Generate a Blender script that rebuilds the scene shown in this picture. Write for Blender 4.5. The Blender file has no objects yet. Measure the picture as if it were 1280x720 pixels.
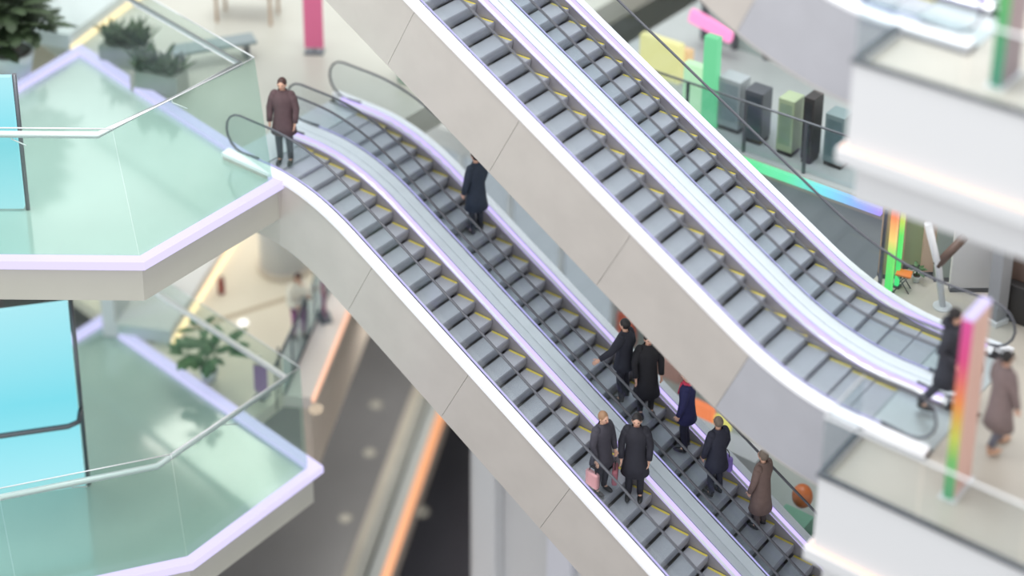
import bpy, bmesh, math, random
from mathutils import Vector, Matrix
random.seed(7)
C = bpy.context.scene.collection
T = math.tan(math.radians(30)); H = 6.6

# ------------------------------------------------------------------ camera (shift lens)
CP = Vector((10.2022, -21.1140, 16.9210)); YAW, PIT, ROL, F, PX, PY = 2.22804407, 0.35979, 0.0064569, 2188.6, 640.0, -150.08
g_ = Vector((math.cos(YAW), math.sin(YAW), 0)); up_ = Vector((0, 0, 1))
FW = g_*math.cos(PIT) - up_*math.sin(PIT); R0 = FW.cross(up_).normalized(); U0 = R0.cross(FW)
RT = R0*math.cos(ROL) + U0*math.sin(ROL); UP = -R0*math.sin(ROL) + U0*math.cos(ROL)
cam_d = bpy.data.cameras.new('camera'); cam = bpy.data.objects.new('camera', cam_d); C.objects.link(cam)
m = Matrix.Identity(4)
for i, v in enumerate((RT, UP, -FW)):
    for j in range(3): m[j][i] = v[j]
m.translation = CP; cam.matrix_world = m
cam_d.sensor_width = 36; cam_d.lens = F*36/1280; cam_d.shift_x = 0; cam_d.shift_y = -(360-PY)/1280
cam_d.clip_end = 400
cam_d.dof.use_dof = True; cam_d.dof.focus_distance = 30.8
APR = 0.28
cam_d.dof.aperture_fstop = cam_d.lens/1000/(2*APR)
bpy.context.scene.camera = cam

def ray(px, py): return FW*F + RT*(px-PX) - UP*(py-PY)
def at(px, py, z):                       # where the sight line through a photo point meets a floor
    d = ray(px, py); return CP + d*((z-CP.z)/d.z)
def aty(px, py, y):                      # ... meets a wall facing the escalators
    d = ray(px, py); return CP + d*((y-CP.y)/d.y)
def proj(P):
    d = Vector(P)-CP; z = d.dot(FW); return PX+F*d.dot(RT)/z, PY-F*d.dot(UP)/z
def height(P, py):                       # height of a post on P that reaches up to photo row py
    lo, hi = 0, 30
    for _ in range(40):
        mid = (lo+hi)/2
        if proj(Vector(P)+Vector((0, 0, mid)))[1] > py: lo = mid
        else: hi = mid
    return lo

# ------------------------------------------------------------------ materials
def lin(c):
    return tuple(((v/255)/12.92 if v/255 <= .04045 else ((v/255+.055)/1.055)**2.4) for v in c)+(1,)
def mat(name, col, rough=.5, metal=0., noise=0., scale=5., spec=.5, bump=0., col2=None):
    m = bpy.data.materials.new(name); m.use_nodes = True; n = m.node_tree.nodes; l = m.node_tree.links
    b = n['Principled BSDF']; b.inputs['Roughness'].default_value = rough; b.inputs['Metallic'].default_value = metal
    b.inputs['Specular IOR Level'].default_value = spec
    c = lin(col); b.inputs['Base Color'].default_value = c
    if noise or col2:
        t = n.new('ShaderNodeTexNoise'); t.inputs['Scale'].default_value = scale; t.inputs['Detail'].default_value = 4
        tc = n.new('ShaderNodeTexCoord'); l.new(tc.outputs['Object'], t.inputs['Vector'])
        r = n.new('ShaderNodeValToRGB'); r.color_ramp.elements[0].position = .35; r.color_ramp.elements[1].position = .65
        if col2: r.color_ramp.elements[0].color = lin(col2); r.color_ramp.elements[1].color = c
        else:
            r.color_ramp.elements[0].color = tuple(v*(1-noise) for v in c[:3])+(1,)
            r.color_ramp.elements[1].color = tuple(min(1, v*(1+noise)) for v in c[:3])+(1,)
        l.new(t.outputs['Fac'], r.inputs['Fac']); l.new(r.outputs['Color'], b.inputs['Base Color'])
        if bump:
            bp = n.new('ShaderNodeBump'); bp.inputs['Strength'].default_value = bump
            l.new(t.outputs['Fac'], bp.inputs['Height']); l.new(bp.outputs['Normal'], b.inputs['Normal'])
    return m
def glow(name, col, s):
    m = bpy.data.materials.new(name); m.use_nodes = True; b = m.node_tree.nodes['Principled BSDF']
    b.inputs['Base Color'].default_value = tuple(v*.12 for v in lin(col)[:3])+(1,); b.inputs['Emission Color'].default_value = lin(col); b.inputs['Emission Strength'].default_value = s
    b.inputs['Roughness'].default_value = .4
    return m
def glow_grad(name, stops, axis, s):     # lamp whose own colour runs along its length (generated 0..1)
    m = glow(name, (255, 255, 255), s); n = m.node_tree.nodes; l = m.node_tree.links
    tc = n.new('ShaderNodeTexCoord'); sp = n.new('ShaderNodeSeparateXYZ'); r = n.new('ShaderNodeValToRGB')
    l.new(tc.outputs['Generated'], sp.inputs[0]); l.new(sp.outputs[axis], r.inputs['Fac'])
    els = r.color_ramp.elements
    els[0].position = stops[0][0]; els[0].color = lin(stops[0][1]); els[1].position = stops[-1][0]; els[1].color = lin(stops[-1][1])
    for p, c in stops[1:-1]:
        e = els.new(p); e.color = lin(c)
    b = n['Principled BSDF']; l.new(r.outputs['Color'], b.inputs['Emission Color'])
    b.inputs['Base Color'].default_value = (.04, .04, .04, 1)
    return m
def glass(name, tint, refl=.12, rough=.03, body=0., bodycol=(200, 220, 215)):
    m = bpy.data.materials.new(name); m.use_nodes = True; n = m.node_tree.nodes; l = m.node_tree.links
    for x in list(n):
        if x.type != 'OUTPUT_MATERIAL': n.remove(x)
    out = [x for x in n if x.type == 'OUTPUT_MATERIAL'][0]
    tr = n.new('ShaderNodeBsdfTransparent'); tr.inputs['Color'].default_value = lin(tint)
    gl = n.new('ShaderNodeBsdfGlossy'); gl.inputs['Roughness'].default_value = rough
    fr = n.new('ShaderNodeLayerWeight'); fr.inputs['Blend'].default_value = .5
    mx = n.new('ShaderNodeMixShader'); pw = n.new('ShaderNodeMath'); pw.operation = 'POWER'; pw.inputs[1].default_value = 4.
    ad = n.new('ShaderNodeMath'); ad.operation = 'MULTIPLY_ADD'; ad.inputs[1].default_value = refl*6; ad.inputs[2].default_value = refl*.35
    l.new(fr.outputs['Facing'], pw.inputs[0]); l.new(pw.outputs[0], ad.inputs[0]); l.new(ad.outputs[0], mx.inputs[0]); l.new(tr.outputs[0], mx.inputs[1]); l.new(gl.outputs[0], mx.inputs[2])
    last = mx
    if body:
        df = n.new('ShaderNodeBsdfDiffuse'); df.inputs['Color'].default_value = lin(bodycol)
        m2 = n.new('ShaderNodeMixShader'); m2.inputs[0].default_value = body
        l.new(mx.outputs[0], m2.inputs[1]); l.new(df.outputs[0], m2.inputs[2]); last = m2
    l.new(last.outputs[0], out.inputs['Surface'])
    return m
M = {}
M['clad'] = mat('brushed_cladding', (205, 199, 193), .38, .35, .03, 1.5)
M['clad_end'] = mat('grey_cladding', (182, 183, 190), .4, .2, .03, 1.5)
M['deck'] = mat('white_aluminium', (243, 244, 249), .45, .0)
M['deck_in'] = mat('pale_aluminium', (215, 219, 224), .25, .2)
M['core'] = mat('truss_grey', (120, 116, 110), .6)
M['skirt'] = mat('skirt_steel', (150, 146, 152), .35, .2)
M['black'] = mat('black_rubber', (84, 86, 94), .45)
M['comb'] = mat('landing_steel', (190, 198, 200), .32, .4, .04, 30)
M['yellow'] = mat('yellow_mark', (214, 200, 90), .6)
M['glass'] = glass('clear_glass', (246, 249, 250), .07)
M['gglass'] = glass('green_glass', (243, 249, 247), .05, .05, .02, (215, 225, 222))
M['led'] = glow('lavender_light', (200, 184, 250), .85)
M['ledw'] = glow('white_light', (214, 206, 252), .78)
M['leds'] = glow('violet_light', (190, 172, 250), .95)
M['steel'] = mat('satin_steel', (218, 221, 224), .35, .3)
M['dsteel'] = mat('dark_steel', (96, 100, 106), .35, .6)
M['white'] = mat('white_paint', (212, 214, 217), .5)
M['fascia'] = mat('greige_fascia', (188, 188, 178), .5, 0, .02, .8)
M['beige'] = mat('beige_cladding', (206, 194, 180), .5, 0, .03, 1)
M['gterr'] = mat('green_terrace', (156, 180, 172), .14, 0, .03, .6)
M['gterr'].node_tree.nodes['Principled BSDF'].inputs['Coat Weight'].default_value = .7
M['gterr'].node_tree.nodes['Principled BSDF'].inputs['Coat Roughness'].default_value = .1
M['gterr'].node_tree.nodes['Principled BSDF'].inputs['Coat IOR'].default_value = 2.0
M['cream'] = mat('cream_stone', (216, 208, 192), .35, 0, .03, .5)
M['floor0'] = mat('pale_stone', (176, 176, 166), .35, 0, .05, .4)
M['floorR'] = mat('warm_stone', (180, 174, 164), .3, 0, .05, .5)
M['dark'] = mat('charcoal_floor', (112, 112, 113), .3, 0, .06, .5)
M['dark2'] = mat('deep_grey_floor', (84, 84, 90), .35, 0, .08, .4)
M['slate'] = mat('slate_panel', (150, 158, 162), .3, 0, .04, .6)
M['wall'] = mat('pale_wall', (205, 206, 208), .6, 0, .03, .3)
M['tan'] = mat('tan_panel', (176, 152, 130), .5, 0, .08, 2)
M['brown'] = mat('brown_panel', (98, 80, 72), .5, 0, .1, 3)
M['nearblack'] = mat('near_black', (46, 44, 44), .5)
M['olive'] = mat('olive_glass_panel', (150, 165, 135), .25)
M['leaf'] = mat('leaf_green', (74, 112, 72), .5, 0, .25, 6)
M['dleaf'] = mat('dark_leaf', (56, 72, 48), .6, 0, .3, 4)
M['soil'] = mat('soil', (70, 58, 48), .9)
M['warm'] = glow('warm_light', (255, 222, 170), 1.3)
M['orange'] = glow('orange_light', (255, 150, 110), .8)
M['apricot'] = glow('apricot_light', (255, 196, 165), .8)
M['peach'] = glow('peach_light', (255, 205, 185), 1.05)
M['screen'] = glow_grad('cyan_screen', [(0, (170, 240, 250)), (.5, (120, 224, 240)), (1, (170, 238, 248))], 2, .66)

# tread: fine cleats across the step
def tread_mat():
    m = mat('ribbed_tread', (150, 156, 166), .4, .1); n = m.node_tree.nodes; l = m.node_tree.links
    tc = n.new('ShaderNodeTexCoord'); w = n.new('ShaderNodeTexWave'); w.bands_direction = 'Y'; w.inputs['Scale'].default_value = 32
    l.new(tc.outputs['Object'], w.inputs['Vector']); r = n.new('ShaderNodeValToRGB')
    r.color_ramp.elements[0].color = lin((146, 149, 157)); r.color_ramp.elements[1].color = lin((190, 193, 200))
    l.new(w.outputs['Fac'], r.inputs['Fac']); l.new(r.outputs['Color'], n['Principled BSDF'].inputs['Base Color']); return m
M['tread'] = tread_mat()
M['riser'] = mat('ribbed_riser', (146, 147, 156), .5, .1)

# ------------------------------------------------------------------ mesh helpers
def obj(name, bm, mats, parent=None, smooth=False, loc=None):
    if not isinstance(mats, (list, tuple)): mats = [mats]
    bmesh.ops.recalc_face_normals(bm, faces=bm.faces)
    me = bpy.data.meshes.new(name); bm.to_mesh(me); bm.free()
    for x in mats: me.materials.append(x)
    if smooth: me.shade_smooth()
    o = bpy.data.objects.new(name, me); C.objects.link(o)
    if parent: o.parent = parent
    if loc is not None: o.location = loc
    return o
def tag(o, label=None, cat=None, group=None, kind=None):
    for k, v in (('label', label), ('category', cat), ('group', group), ('kind', kind)):
        if v: o[k] = v
    return o
def thing(name, label, cat, loc=(0, 0, 0), rz=0, group=None):
    o = bpy.data.objects.new(name, None); C.objects.link(o); o.empty_display_size = .2
    o.location = loc; o.rotation_euler = (0, 0, rz); return tag(o, label, cat, group)
def copy_tree(o, parent=None, keep=None):
    c = o.copy(); C.objects.link(c); c.parent = parent
    for ch in list(o.children):
        if keep is None or keep(ch): copy_tree(ch, c)
    return c
def box(bm, x0, x1, y0, y1, z0, z1, mi=0, bev=0):
    v = [bm.verts.new((x, y, z)) for x in (x0, x1) for y in (y0, y1) for z in (z0, z1)]
    fs = []
    for q in ((0, 1, 3, 2), (4, 6, 7, 5), (0, 4, 5, 1), (2, 3, 7, 6), (0, 2, 6, 4), (1, 5, 7, 3)):
        f = bm.faces.new([v[i] for i in q]); f.material_index = mi; fs.append(f)
    if bev:
        es = list({e for f in fs for e in f.edges}); r = bmesh.ops.bevel(bm, geom=es, offset=bev, segments=2, affect='EDGES', profile=.5)
        for f in r['faces']: f.material_index = mi
def prism(bm, pts, z0, z1, mi=0):        # vertical prism over an xy polygon
    a = [bm.verts.new((p[0], p[1], z0)) for p in pts]; b = [bm.verts.new((p[0], p[1], z1)) for p in pts]
    n = len(pts); fs = [bm.faces.new(a), bm.faces.new(b)]+[bm.faces.new((a[i], a[(i+1) % n], b[(i+1) % n], b[i])) for i in range(n)]
    for f in fs: f.material_index = mi
def slabq(bm, q, th, mi=0):              # quad or polygon q (3d points) thickened along its normal
    q = [Vector(p) for p in q]; nn = (q[1]-q[0]).cross(q[2]-q[1]).normalized()*th/2
    a = [bm.verts.new(p-nn) for p in q]; b = [bm.verts.new(p+nn) for p in q]; n = len(q)
    for f in [bm.faces.new(a), bm.faces.new(b)]+[bm.faces.new((a[i], a[(i+1) % n], b[(i+1) % n], b[i])) for i in range(n)]: f.material_index = mi
def tube(bm, pts, rad, seg=10, mi=0, cap=True, sx=1., sy=1.):
    pts = [Vector(p) for p in pts]; n = len(pts)
    if not isinstance(rad, (list, tuple)): rad = [rad]*n
    rings = []; prev = None
    for i, p in enumerate(pts):
        t = (pts[min(i+1, n-1)]-pts[max(i-1, 0)]).normalized()
        if prev is None:
            a = Vector((0, 0, 1)) if abs(t.z) < .9 else Vector((0, 1, 0)); u = t.cross(a).normalized()
        else:
            u = (prev-t*prev.dot(t)).normalized()
        prev = u; w = t.cross(u)
        rings.append([bm.verts.new(p+(u*math.cos(2*math.pi*k/seg)*sx+w*math.sin(2*math.pi*k/seg)*sy)*rad[i]) for k in range(seg)])
    for i in range(n-1):
        for k in range(seg):
            f = bm.faces.new((rings[i][k], rings[i][(k+1) % seg], rings[i+1][(k+1) % seg], rings[i+1][k])); f.material_index = mi; f.smooth = True
    if cap:
        for r in (rings[0], rings[-1]):
            f = bm.faces.new(r); f.material_index = mi
def ellip(bm, c, r, mi=0, seg=16, rings=10, rot=None, fn=None):
    mt = Matrix.Translation(c) @ (rot.to_4x4() if rot else Matrix.Identity(4)) @ Matrix.Diagonal((*r, 1))
    res = bmesh.ops.create_uvsphere(bm, u_segments=seg, v_segments=rings, radius=1)
    if fn:
        for v in res['verts']: v.co = fn(v.co)
    bmesh.ops.transform(bm, matrix=mt, verts=res['verts'])
    for f in {f for v in res['verts'] for f in v.link_faces}: f.material_index = mi; f.smooth = True
def strip(bm, pts, w, h, mi=0):          # flat bar (w wide, h tall) following a level polyline, mitred corners
    pts = [Vector(p) for p in pts]; n = len(pts); rings = []
    for i, p in enumerate(pts):
        d0 = (pts[i]-pts[i-1]).normalized() if i > 0 else None; d1 = (pts[i+1]-pts[i]).normalized() if i < n-1 else None
        d0 = d0 or d1; d1 = d1 or d0
        n0 = Vector((-d0.y, d0.x, 0)).normalized(); n1 = Vector((-d1.y, d1.x, 0)).normalized(); nn = (n0+n1).normalized(); k = 1/max(.3, nn.dot(n0))
        o = nn*w/2*k; z = Vector((0, 0, h/2))
        rings.append([bm.verts.new(p+s) for s in (o+z, o-z, -o-z, -o+z)])
    for i in range(n-1):
        for k in range(4):
            bm.faces.new((rings[i][k], rings[i][(k+1) % 4], rings[i+1][(k+1) % 4], rings[i+1][k])).material_index = mi
    bm.faces.new(rings[0]); bm.faces.new(rings[-1])
def NB(): return bmesh.new()

# ------------------------------------------------------------------ escalator
TB = 1.1
XL = H/T
def zn(x):
    if x > TB: return 0.
    if x > -TB: return (x-TB)**2*T/(4*TB)
    if x > -XL+TB: return -x*T
    if x > -XL-TB: return H-(x+XL+TB)**2*T/(4*TB)
    return H
def slope(x): return math.atan2(zn(x-.01)-zn(x+.01), .02)
X0, X1 = -XL-2.2, 2.2
def xsr(a, b, st=.25):
    n = max(1, int(round((b-a)/st))); return [a+(b-a)*i/n for i in range(n+1)]
def sweep(bm, prof, a, b, mi=0, closed=True, normal=False, st=.25):
    rings = []
    for x in xsr(a, b, st):
        th = slope(x); r = []
        for (y, dz) in prof:
            if normal and dz < 0: r.append(bm.verts.new((x+dz*math.sin(th), y, zn(x)+dz*math.cos(th))))
            else: r.append(bm.verts.new((x, y, zn(x)+dz)))
        rings.append(r)
    n = len(prof)
    for i in range(len(rings)-1):
        for k in range(n if closed else n-1):
            f = bm.faces.new((rings[i][k], rings[i][(k+1) % n], rings[i+1][(k+1) % n], rings[i+1][k])); f.material_index = mi
    if closed:
        for r in (rings[0], rings[-1]): bm.faces.new(r).material_index = mi
def make_escalator():
    root = thing('escalator', 'x', 'escalator')
    bm = NB(); sweep(bm, [(-.77, -.45), (.77, -.45), (.77, -1.28), (-.77, -1.28)], X0, X1, normal=True); obj('truss', bm, M['core'], root)
    cuts = [X0, -XL-.6]+[-XL-.6+i*((XL-.15)/5) for i in range(1, 5)]+[-.75, X1]
    for s in (-1, 1):
        for a, b in zip(cuts, cuts[1:]):
            bm = NB(); y0, y1 = sorted((s*.775, s*.80)); sweep(bm, [(y0, .10), (y1, .10), (y1, -1.3), (y0, -1.3)], a+.003, b-.003, normal=True)
            obj('side_panel', bm, M['clad_end'] if b == X1 else M['clad'], root)
    bm = NB(); sweep(bm, [(-.80, -1.30), (.80, -1.30), (.80, -1.33), (-.80, -1.33)], X0, X1, normal=True); obj('soffit_panel', bm, M['clad'], root)
    for s in (-1, 1):
        def Y(p): return [(s*y, z) for y, z in p]
        bm = NB(); sweep(bm, Y([(.505, -.40), (.52, -.40), (.52, .10), (.505, .10)]), X0+.3, X1-.3); obj('skirt_panel', bm, M['skirt'], root)
        bm = NB(); sweep(bm, Y([(.505, .10), (.60, .17), (.60, .14), (.505, .06)]), X0+.2, X1-.25); obj('inner_deck', bm, M['deck_in'], root)
        bm = NB(); sweep(bm, Y([(.498, .085), (.595, .178), (.605, .165), (.51, .075)]), X0+.3, X1-.35); obj('led_deck_glow', bm, M['led'], root)  # strip widened over the whole inner deck, so the LED-lit deck itself emits
        bm = NB(); sweep(bm, Y([(.63, .16), (.815, .13), (.815, .06), (.63, .06)]), X0, X1); obj('outer_deck', bm, M['deck'], root)
        # balustrade glass between the deck and the handrail, rounded at both ends
        bm = NB(); xs = xsr(X0+.35, X1-.35, .25)
        prev = None
        ring = []
        for x in xs: ring.append((x, zn(x)+.93))
        ends_b = [(X1-.35+.38*math.sin(a), .55+.38*math.cos(a)) for a in [math.pi*i/8 for i in range(1, 9)]]
        ends_t = [(X0+.35-.38*math.sin(a), H+.55+.38*math.cos(a)) for a in [math.pi*i/8 for i in range(1, 9)]]
        low = [(x, zn(x)+.14) for x in xs]
        # as quads column by column, plus two end fans
        for yy in (.607, .619):
            tv = [bm.verts.new((x, s*yy, z)) for x, z in ring]; bv = [bm.verts.new((x, s*yy, z)) for x, z in low]
            for i in range(len(xs)-1): bm.faces.new((tv[i], tv[i+1], bv[i+1], bv[i]))
            e = [bm.verts.new((x, s*yy, z)) for x, z in ends_b]; bm.faces.new([tv[-1]]+e+[bv[-1]])
            e2 = [bm.verts.new((x, s*yy, z)) for x, z in ends_t]; bm.faces.new([tv[0]]+e2+[bv[0]])
        obj('balustrade_glass', bm, M['glass'], root)
        path = []
        path += [(X0+.75, H+.13), (X0+.35, H+.13)][::1]
        path = [(X0+.8, H+.2)]+[(X0+.35-.40*math.sin(a), H+.56+.40*math.cos(a)) for a in [math.pi*(8-i)/8 for i in range(0, 8)]]
        path += [(x, zn(x)+.96) for x in xsr(X0+.35, X1-.35, .25)]
        path += [(X1-.35+.40*math.sin(a), .56+.40*math.cos(a)) for a in [math.pi*i/8 for i in range(1, 9)]]+[(X1-.8, .2)]
        bm = NB(); tube(bm, [(x, s*.613, z) for x, z in path], .025, 8, sx=1.0, sy=.85); obj('handrail', bm, M['black'], root, smooth=True)
    # steps
    bm = NB()
    prof = [(-.394, 0), (-.012, 0), (0, -.012), (.004, -.05), (-.006, -.12), (-.03, -.20), (-.06, -.25), (-.394, -.25)]
    a = [bm.verts.new((x, -.49, z)) for x, z in prof]; b = [bm.verts.new((x, .49, z)) for x, z in prof]
    bm.faces.new(a); bm.faces.new(b)
    for i in range(len(prof)):
        f = bm.faces.new((a[i], a[(i+1) % 8], b[(i+1) % 8], b[i])); f.material_index = 0 if i in (0,) else 1
    for s in (-1, 1):
        y0, y1 = sorted((s*.445, s*.488)); box(bm, -.385, -.012, y0, y1, .0, .004, 2)
    box(bm, -.06, -.012, -.445, .445, 0, .002, 0)
    step = None; k = 0; x = -XL-1.0
    while x < 1.35:
        if step is None: step = obj('step', bm, [M['tread'], M['riser'], M['yellow']], root); o = step
        else: o = step.copy(); C.objects.link(o)
        o.parent = root; o.location = (x, 0, zn(x)); x += .4
    xe = x-.4
    bm = NB(); box(bm, xe+.01, X1, -.5, .5, -.08, .012, 0); 
    for i in range(24): box(bm, xe-.04, xe+.02, -.49+i*.0417, -.475+i*.0417, .0, .012, 0)
    obj('landing_plate', bm, M['comb'], root)
    bm = NB(); box(bm, X0, -XL-1.41, -.5, .5, H-.08, H+.012, 0); obj('landing_plate', bm, M['comb'], root)
    return root
esc = make_escalator()
def place_esc(o, loc, label):
    o.location = loc; o['label'] = label; o['group'] = 'escalators crossing the atrium'; return o
place_esc(esc, (0, 0, 0), 'empty upper escalator whose broad greige side panels face the viewer')
e2 = place_esc(copy_tree(esc), (0, 1.65, 0), 'empty upper escalator of the farther lane, ending beside the walking man in black')
e3 = place_esc(copy_tree(esc), (1.334, -.22, -H), 'nearer lower escalator, from the green terrace corner, carrying a couple side by side')
e4 = place_esc(copy_tree(esc), (1.334, 1.43, -H), 'crowded farther lower escalator with dark-dressed riders, half hidden by the upper one')
e5 = place_esc(copy_tree(esc, keep=lambda c: not (c.name.startswith('step') and c.location.x < -2.5)), (0, 0, H), 'topmost escalator showing only its grey foot beside the long white parapet')

# ------------------------------------------------------------------ terraces with lavender edge (three levels share the form)
def inset(poly, d):                      # open polyline moved to its left side by d, mitred
    out = []
    n = len(poly)
    for i, p in enumerate(poly):
        d0 = (poly[i]-poly[i-1]).normalized() if i > 0 else None; d1 = (poly[i+1]-poly[i]).normalized() if i < n-1 else None
        d0 = d0 or d1; d1 = d1 or d0
        n0 = Vector((-d0.y, d0.x, 0)); n1 = Vector((-d1.y, d1.x, 0)); nn = (n0+n1).normalized()
        out.append(p+nn*d/max(.3, nn.dot(n0)))
    return out
def terrace(z, px, closing, lab, vg, vr):
    P = [at(x, y, z) for x, y in px]     # from the left bottom round the corner to the far left
    t = thing('terrace', lab, 'terrace', (P[0].x, P[0].y, z))
    off = Vector((P[0].x, P[0].y, z)); L = [p-off for p in P]; cl = [Vector((c[0], c[1], z))-off for c in closing]
    bm = NB(); prism(bm, [(p.x, p.y) for p in inset(L, .07)+cl], -.12, -.02); obj('floor_panel', bm, M['gterr'], t)
    bm = NB(); prism(bm, [(p.x, p.y) for p in inset(L, .05)+cl], -.78, -.121); obj('fascia', bm, M['fascia'], t)
    bm = NB(); strip(bm, [p+Vector((0, 0, .02)) for p in L], .22, .16); obj('led_edge', bm, M['ledw'], t)
    g0 = inset(L, .12); n_ = len(L)
    cz = px[2]; c_ = P[2]; hg, hr_ = 2.25, 2.0
    g1 = [p+(at(*vg, z+hg)-c_)*Vector((1, 1, 0)) for p in L]; rl = [p+(at(*vr, z+hr_)-c_)*Vector((1, 1, 0)) for p in L]
    for i in range(len(L)-1):            # leaning glass panels, one part for each
        n = max(1, int(round((L[i+1]-L[i]).length/2.6)))
        for k in range(n):
            a, b = (k+.004)/n, (k+.996)/n
            q = [g0[i].lerp(g0[i+1], a), g0[i].lerp(g0[i+1], b), g1[i].lerp(g1[i+1], b)+Vector((0, 0, 2.25)), g1[i].lerp(g1[i+1], a)+Vector((0, 0, 2.25))]
            bm = NB(); slabq(bm, q, .016); o = obj('glass_panel', bm, M['gglass'], t)
            bm = NB(); tube(bm, [q[3], q[2]], .012, 6); obj('top_trim', bm, M['steel'], o)
    bm = NB(); tube(bm, [p+Vector((0, 0, 2.0)) for p in rl], .062, 10); h = obj('handrail', bm, M['steel'], t)
    for i in range(len(L)-1):
        n = max(1, int(round((L[i+1]-L[i]).length/2.6)))
        for k in range(n):
            a = (k+.5)/n; p = rl[i].lerp(rl[i+1], a)+Vector((0, 0, 2.0)); q = g1[i].lerp(g1[i+1], a)+Vector((0, 0, 2.0)); 
            bm = NB(); tube(bm, [p, p+Vector((0, 0, -.09)), q+Vector((0, 0, -.09))], .012, 6); obj('bracket', bm, M['steel'], h)
    return t, off, L
up_t, up_off, up_L = terrace(0, [(-260, 326), (178, 330), (352, 228), (100, 65), (0, 125)], [(-30, -8), (-26, -12)],
    'upper green glass terrace whose glowing edge ends beside the person in reddish-dark', (318, 72), (300, 80))
lo_t, lo_off, lo_L = terrace(-H, [(-200, 800), (238, 705), (395, 588), (128, 402), (20, 470)], [(-26, -6), (-22, -12)],
    'lower green glass terrace with glowing edge, in front of the leaf plant', (375, 459), (358, 473))

# glowing cyan screens standing on the terraces
def screen(z, bl, br, top, lab, midrail=True):
    a, b = at(*bl, z), at(*br, z); h = height(b, top); d = (b-a).normalized(); nn = Vector((-d.y, d.x, 0))
    if nn.dot(CP-b) < 0: nn = -nn
    t = thing('screen_wall', lab, 'screen', b)
    L = a-b
    bm = NB(); slabq(bm, [Vector((0, 0, .04)), L+Vector((0, 0, .04)), L+Vector((0, 0, h)), Vector((0, 0, h))], .12); obj('display_panel', bm, M['screen'], t)
    bm = NB(); fz = [Vector((0, 0, 0)), Vector((0, 0, h+.04))]; tube(bm, [fz[0]-d*-.06, fz[1]-d*-.06], .05, 4); obj('frame_post', bm, M['dsteel'], t)
    if midrail:
        zz = height(b, 517); o = nn*.35
        bm = NB(); tube(bm, [L+o+Vector((0, 0, zz)), o*1+Vector((0, 0, zz))-d*.2, o*.8+Vector((0, 0, zz+.02)), o*.1+d*.05+Vector((0, 0, zz+.12))], .055, 10); obj('rail', bm, M['dsteel'], t, smooth=True)
    return t
screen(-H, (-120, 640), (107, 606), 383-6, 'tall glowing cyan screen on the lower terrace, crossed by a dark rail')
screen(0, (-130, 262), (31, 261), 95, 'glowing cyan screen on the upper terrace, mostly cut by the left picture edge', False)

# ------------------------------------------------------------------ floors and slabs
def floor_poly(name, pts, z, th, m, kind='structure'):
    bm = NB(); prism(bm, pts, z-th, z); o = obj(name, bm, m); return tag(o, kind=kind)
# level 0, left: behind the upper terrace and round the top of the lower escalators
g = up_off
tl = [(p+g) for p in up_L]
c0 = tl[2]                                # terrace corner
_k = (c0.x+12.31)/(c0.x-tl[3].x); _ey = c0.y+(tl[3].y-c0.y)*_k
floor_poly('floor_upper_left', [(-12.31, _ey+.03), (-12.31, 2.28), (-10.6, 2.28), (-10.6, 30), (-60, 30), (-60, tl[3].y+8.4), (tl[3].x, tl[3].y+.05)], 0, .6, M['floor0'])
# level 0, right: landing of the upper escalators
A0 = at(1025, 600, 0); A0.x, A0.y = 1.2, -2.12
def right_slab(z, nm, z_label):
    bm = NB(); prism(bm, [(1.25, -2.07), (1.25, -.85), (2.21, -.85), (2.21, 2.52), (-.55, 2.52), (-.55, 5.3), (-9, 5.3), (-9, 26), (30, 26), (30, -2.07)] if z == 0 else
                     [(1.25, -2.07), (1.25, -.85), (2.21, -.85), (2.21, .85), (1.9, .85), (6.5, 2.6), (30, 10), (30, -2.07)], z-.3, z)
    return tag(obj(nm, bm, M['floorR']), kind='structure')
right_slab(0, 'floor_landing', ''); right_slab(H, 'floor_landing_upper', '')
def parapet(z, lab):
    t = thing('parapet', lab, 'parapet', (1.2, -2.15, z))
    def L(d, z0, z1, inn=.35): return [(-d, -d), (28, -d), (28, inn), (inn, inn), (inn, 1.28), (-d, 1.28)], z0, z1
    bm = NB(); prism(bm, *L(0, -1.16, .10, .04)); obj('upper_fascia', bm, M['white'], t)
    bm = NB(); prism(bm, *L(.10, -1.36, -1.165)); obj('cornice', bm, M['white'], t)
    bm = NB(); strip(bm, [(-.03, 1.2, -1.15), (-.03, -.03, -1.15), (28, -.03, -1.15)], .06, .015); obj('cove_light', bm, M['peach'], t)
    bm = NB(); prism(bm, *L(-.12, -1.95, -1.365, .5)); obj('lower_fascia', bm, M['white'], t)
    bm = NB(); prism(bm, [(-.03, -.03), (28, -.03), (28, .05), (.05, .05), (.05, 1.28), (-.03, 1.28)], .101, .15); obj('guard_rail_base', bm, M['dsteel'], t)
    for i in range(5):
        bm = NB(); slabq(bm, [(.03+i*1.5, .01, .15), (1.5+i*1.5, .01, .15), (1.5+i*1.5, .01, 1.1), (.03+i*1.5, .01, 1.1)], .015); obj('guard_glass', bm, M['glass'], t)
    bm = NB(); slabq(bm, [(.01, .03, .15), (.01, 1.2, .15), (.01, 1.2, 1.1), (.01, .03, 1.1)], .015); obj('guard_glass', bm, M['glass'], t)
    bm = NB(); tube(bm, [(.01, 1.2, 1.12), (.01, .01, 1.12), (8, .01, 1.12)], .02, 8); obj('guard_handrail', bm, M['steel'], t)
    return t
parapet(0, 'white parapet with glass guard below the foot of the magenta-to-green light tower')
parapet(H, 'long white parapet with ledge and glass guard high up, above the walking man in black')

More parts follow.
